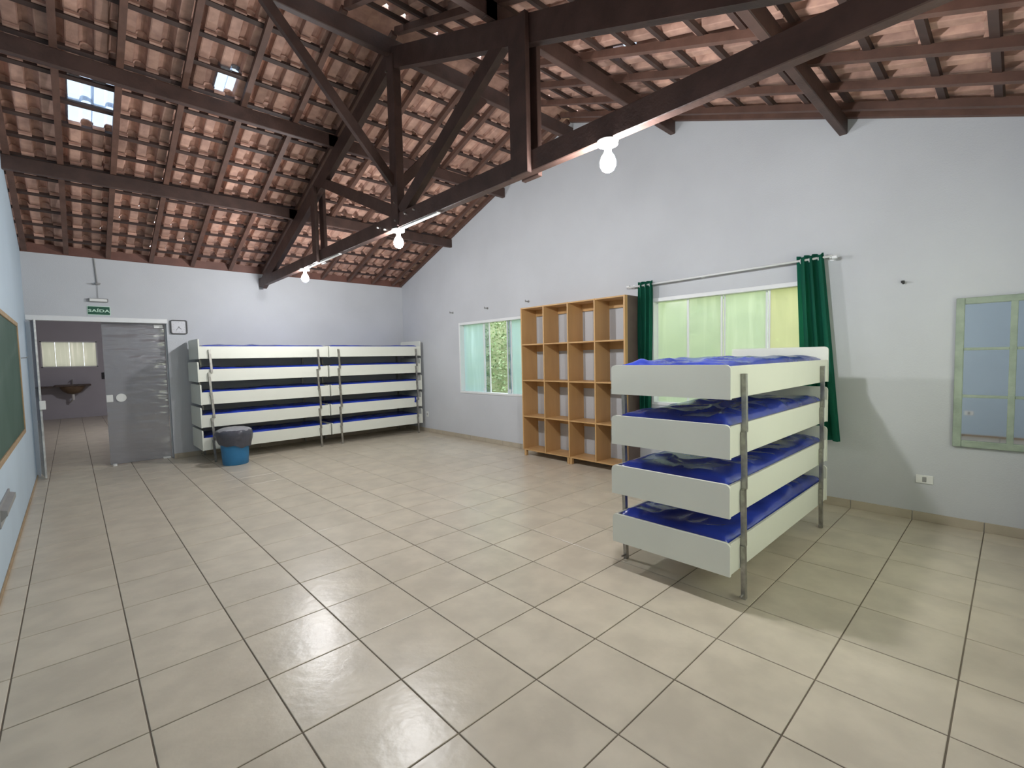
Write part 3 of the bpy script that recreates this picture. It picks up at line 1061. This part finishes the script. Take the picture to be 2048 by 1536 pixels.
cpart('board', M['chalk'], lambda bm: box(bm, XL + .001, XL + .014, CY0 + .04, CY1 - .04, CZ0 + .04, CZ1 - .04))
for a in ((CY0, CY1, CZ0, CZ0 + .045), (CY0, CY1, CZ1 - .045, CZ1), (CY0, CY0 + .045, CZ0 + .045, CZ1 - .045), (CY1 - .045, CY1, CZ0 + .045, CZ1 - .045)):
    cpart('frame', M['oak'], lambda bm: box(bm, XL + .001, XL + .024, *a, .003))
t = tag(empty('wall_bracket', (XL, 2.66, .43)), 'dark grey metal bracket on the blue wall below the chalkboard', 'bracket')
bm = bmesh.new(); prism(bm, [(0, .0), (.0, .10), (.045, .085), (.045, .05)], 1, -.30, .38)
finish(bm, 'arm', M['grey_plastic'], t)
bm = bmesh.new(); box(bm, 0, .012, -.32, .40, -.03, .12, .002)
finish(bm, 'back_plate', M['grey_plastic'], t)
bm = bmesh.new(); cyl(bm, (0, 0, 0), (.05, 0, .004), .005, seg=8); cyl(bm, (.05, 0, .004), (.052, 0, .02), .005, seg=8)
tag(finish(bm, 'wall_hook', M['grey_plastic'], None, (XL, 5.55, 1.62)), 'small grey hook on the blue wall between chalkboard and doorway', 'hook')


# ------------------------------------------------------------------ wall fittings
def outlet(loc, face, w, h, label, horizontal=True):
    t = tag(empty('wall_outlet', loc), label, 'outlet', 'wall outlets')
    bm = bmesh.new()
    box(bm, min(0, face * .010), max(0, face * .010), -w / 2, w / 2, -h / 2, h / 2, .002)
    finish(bm, 'cover_plate', M['white_plastic'], t)
    bm = bmesh.new()
    a, b = sorted((face * .010, face * .013))
    box(bm, a, b, -.014, .014, -.022, .022, .002)
    finish(bm, 'socket', M['grey_plastic'], t)
    return t


outlet((XR, -1.875, .368), -1, .115, .072, 'white outlet low on the bare wall near the mirror')
outlet((XR, 5.93, .37), -1, .075, .11, 'small white outlet low on the wall beside the far corner stack')
outlet((XL, -1.87, .39), 1, .115, .072, 'white outlet low on the blue wall, seen in the mirror')
for y, z, lab in ((4.95, 2.375, 'small curtain hook in the far corner end above the open window'), (3.93, 2.37, 'small curtain hook above the middle of the open window'),
                  (2.92, 2.385, 'small curtain hook just above the plywood shelf')):
    bm = bmesh.new()
    cyl(bm, (0, 0, 0), (-.004, 0, 0), .022, seg=12); cyl(bm, (-.004, 0, 0), (-.07, 0, 0), .008, seg=8); cyl(bm, (-.07, 0, -.012), (-.07, 0, .022), .008, seg=8)
    tag(finish(bm, 'curtain_hook', M['grey_plastic'], None, (XR, y, z)), lab, 'hook', 'hooks above the open window')
bm = bmesh.new()
cyl(bm, (0, 0, 0), (-.03, 0, .01), .009, seg=8); cyl(bm, (-.028, 0, .004), (-.034, 0, .02), .013, seg=8)
tag(finish(bm, 'wall_nail', M['black'], None, (XR, -1.70, 2.075)), 'dark nail in the bare wall right of the curtain', 'nail')

# exit sign with letters
t = tag(empty('exit_sign', (.637, YB, 2.318)), 'green exit sign above the glass doorway', 'exit sign')
bm = bmesh.new(); box(bm, -.128, .128, -.006, 0, -.064, .064)
finish(bm, 'border', M['sign_text'], t)
bm = bmesh.new(); box(bm, -.121, .121, -.009, -.005, -.057, .057)
finish(bm, 'plate', M['sign'], t)
fc = bpy.data.curves.new('letters', 'FONT')
fc.body = 'SA\u00cdDA'
fc.size = .078; fc.align_x = 'CENTER'; fc.align_y = 'CENTER'; fc.extrude = .0012; fc.offset = .0018; fc.space_character = 1.05
tmp = bpy.data.objects.new('letters_curve', fc); COL.objects.link(tmp)
bpy.context.view_layer.update()
lme = bpy.data.meshes.new_from_object(tmp.evaluated_get(bpy.context.evaluated_depsgraph_get()))
bpy.data.objects.remove(tmp)
lme.materials.clear(); lme.materials.append(M['sign_text'])
lo = link('letters', lme, t, (0, -.0105, -.004)); lo.rotation_euler = (math.pi / 2, 0, 0); lo.scale = (1.05, .72, 1)

t = tag(empty('emergency_light', (.637, YB, 2.466)), 'grey emergency light bar above the exit sign', 'emergency light')
bm = bmesh.new(); box(bm, -.112, .112, -.05, 0, -.026, .026, .010)
finish(bm, 'housing', M['grey_plastic'], t)
bm = bmesh.new(); box(bm, -.095, .095, -.056, -.048, -.019, .019, .004)
finish(bm, 'diffuser', M['white_plastic'], t)
t = tag(empty('smoke_detector', (.637, YB, 2.70)), 'small round detector on the wall above the emergency light', 'detector')
bm = bmesh.new(); cyl(bm, (0, -.055, .012), (0, -.055, -.012), .04, .03, 18); box(bm, -.02, .02, -.055, 0, -.004, .008)
finish(bm, 'housing', M['grey_plastic'], t)
bm = bmesh.new(); cyl(bm, (0, -.012, .01), (-.018, -.012, .37), .008, seg=8)
finish(bm, 'conduit', M['grey_plastic'], t)
bm = bmesh.new(); cyl(bm, (0, -.012, -.01), (0, -.012, -.20), .003, seg=6)
finish(bm, 'wire', M['grey_plastic'], t)

# clock
t = tag(empty('wall_clock', (1.590, YB, 2.105)), 'square wall clock with rounded black frame by the doorway', 'clock')


def rounded_rect(w, r, seg=5):
    pts = []
    for cx, cz, a0 in ((w - r, w - r, 0), (-w + r, w - r, 90), (-w + r, -w + r, 180), (w - r, -w + r, 270)):
        for k in range(seg + 1):
            a = math.radians(a0 + 90 * k / seg)
            pts.append((cx + r * math.cos(a), cz + r * math.sin(a)))
    return pts


bm = bmesh.new()
o_, i_ = rounded_rect(.112, .028), rounded_rect(.098, .018)
vo = [[bm.verts.new((p[0], y, p[1])) for p in o_] for y in (0, -.035)]
vi = [[bm.verts.new((p[0], y, p[1])) for p in i_] for y in (-.012, -.035)]
n = len(o_)
for i in range(n):
    j = (i + 1) % n
    bm.faces.new((vo[0][i], vo[0][j], vo[1][j], vo[1][i])); bm.faces.new((vo[1][i], vo[1][j], vi[1][j], vi[1][i]))
    bm.faces.new((vi[1][i], vi[1][j], vi[0][j], vi[0][i]))
finish(bm, 'frame', M['black'], t)
bm = bmesh.new(); prism(bm, i_, 1, -.014, -.004)
dial = finish(bm, 'dial', M['dial'], t)
bm = bmesh.new()
for k in range(12):
    a = math.pi / 6 * k
    p0, p1 = .072, .084
    beam(bm, (p0 * math.sin(a), -.0148, p0 * math.cos(a)), (p1 * math.sin(a), -.0148, p1 * math.cos(a)), .004, .001, Vector((math.cos(a), 0, -math.sin(a))))
finish(bm, 'hour_marks', M['grey_plastic'], dial)
for nm, ang, ln, w_ in (('hour_hand', math.radians(138), .045, .006), ('minute_hand', math.radians(216), .066, .004)):
    bm = bmesh.new()
    beam(bm, (-.01 * math.sin(ang), -.017, -.01 * math.cos(ang)), (ln * math.sin(ang), -.017, ln * math.cos(ang)), w_, .0015, Vector((math.cos(ang), 0, -math.sin(ang))))
    finish(bm, nm, M['black'], t)

# ------------------------------------------------------------------ bin with bag
t = tag(empty('trash_bin', (2.03, 5.60, 0)), 'blue plastic bin with a grey bag folded over its rim', 'bin')
bm = bmesh.new()
r = lathe(bm, [(.165, 0), (.170, .006), (.178, .12), (.188, .30), (.195, .46), (.186, .46), (.178, .28), (.165, .03)], 32)
bm.faces.new(r[0]); bm.faces.new(r[-1])
finish(bm, 'bucket', M['bin'], t, smooth=True)


def wob(k, a, r_, z_):
    s = noise.noise(Vector((math.cos(a) * 2.1, math.sin(a) * 2.1, k * .45)))
    s2 = noise.noise(Vector((math.cos(a) * 5, math.sin(a) * 5, k * .9 + 7)))
    drop = (0.05 * math.cos(a - 2.6) + .05 * s) * max(0, (4 - k) / 4)
    return r_ + .016 * s + .008 * s2, z_ + drop * .6 + .006 * s2


bm = bmesh.new()
lathe(bm, [(.212, .29), (.222, .33), (.238, .39), (.250, .445), (.246, .485), (.228, .512), (.200, .522)], 48, wob)
finish(bm, 'bag_skirt', M['bag'], t, smooth=True)
bm = bmesh.new()
r = lathe(bm, [(.232, .505), (.205, .526), (.15, .545), (.08, .555), (.004, .556)], 48, lambda k, a, r_, z_: (r_, z_ + .010 * noise.noise(Vector((math.cos(a) * 2 * r_ * 8, math.sin(a) * 2 * r_ * 8, 3)))))
finish(bm, 'bag_top', M['bag_top'], t, smooth=True)

# ------------------------------------------------------------------ planted bank outside the windows
bm = bmesh.new()
nx, ny = 24, 60
g = []
for i in range(nx + 1):
    row = []
    for j in range(ny + 1):
        u = i / nx
        y = -6 + 20 * j / ny
        x = 6.75 + 3.2 * u
        z = -.25 + 5.2 * u ** 0.8 + .12 * noise.noise(Vector((x * 1.5, y * 1.2, 0)))
        row.append(bm.verts.new((x, y, z)))
    g.append(row)
for i in range(nx):
    for j in range(ny):
        bm.faces.new((g[i][j], g[i + 1][j], g[i + 1][j + 1], g[i][j + 1]))
box(bm, 5.82, 6.76, -6, 14, -.4, -.22)
bank = finish(bm, 'hillside_ground', M['soil'], smooth=True); struct(bank, 'steep green planted bank outside the windows')


def bank_point(u, y):
    x = 6.75 + 3.2 * u
    return Vector((x, y, -.25 + 5.2 * u ** 0.8 + .12 * noise.noise(Vector((x * 1.5, y * 1.2, 0)))))


bm = bmesh.new()
for k in range(9000):
    y = random.uniform(4.2, 8.2) if k < 7500 else random.uniform(-4, 4.2)
    u = random.uniform(0, .75)
    p = bank_point(u, y) + Vector((random.uniform(-.12, .0), 0, random.uniform(0, .14)))
    s = random.uniform(.025, .06)
    d = Vector((random.gauss(-.5, .5), random.gauss(0, .7), random.gauss(.2, .5))).normalized()
    w = d.cross(Vector((random.gauss(0, .4), random.gauss(0, .4), 1))).normalized()
    a = bm.verts.new(p); b = bm.verts.new(p + d * s + w * s * .45); c = bm.verts.new(p + d * s * 2 - Vector((0, 0, s * .3))); e = bm.verts.new(p + d * s - w * s * .45)
    bm.faces.new((a, b, c, e))
me = bpy.data.meshes.new('ground_cover_leaves'); bm.to_mesh(me); bm.free(); me.materials.append(M['leaf'])
o = link('ground_cover_leaves', me); o['kind'] = 'stuff'; o['label'] = 'dense small green leaves covering the bank outside'; o['category'] = 'leaves'
bm = bmesh.new()
for k in range(2500):
    y = random.uniform(4.0, 8.4)
    u = random.uniform(.42, .80)
    p = bank_point(u, y)
    h = random.uniform(.15, .45)
    lean = Vector((random.gauss(-.25, .25), random.gauss(0, .3), 1)).normalized()
    w = Vector((random.uniform(-1, 1), random.uniform(-1, 1), 0)).normalized() * .008
    a = bm.verts.new(p - w); b = bm.verts.new(p + w); c = bm.verts.new(p + lean * h + Vector((-.1 * h, 0, -.1 * h)))
    bm.faces.new((a, b, c))
me = bpy.data.meshes.new('grass_tufts'); bm.to_mesh(me); bm.free(); me.materials.append(M['grass'])
o = link('grass_tufts', me); o['kind'] = 'stuff'; o['label'] = 'long pale grass blades at the top of the bank'; o['category'] = 'grass'
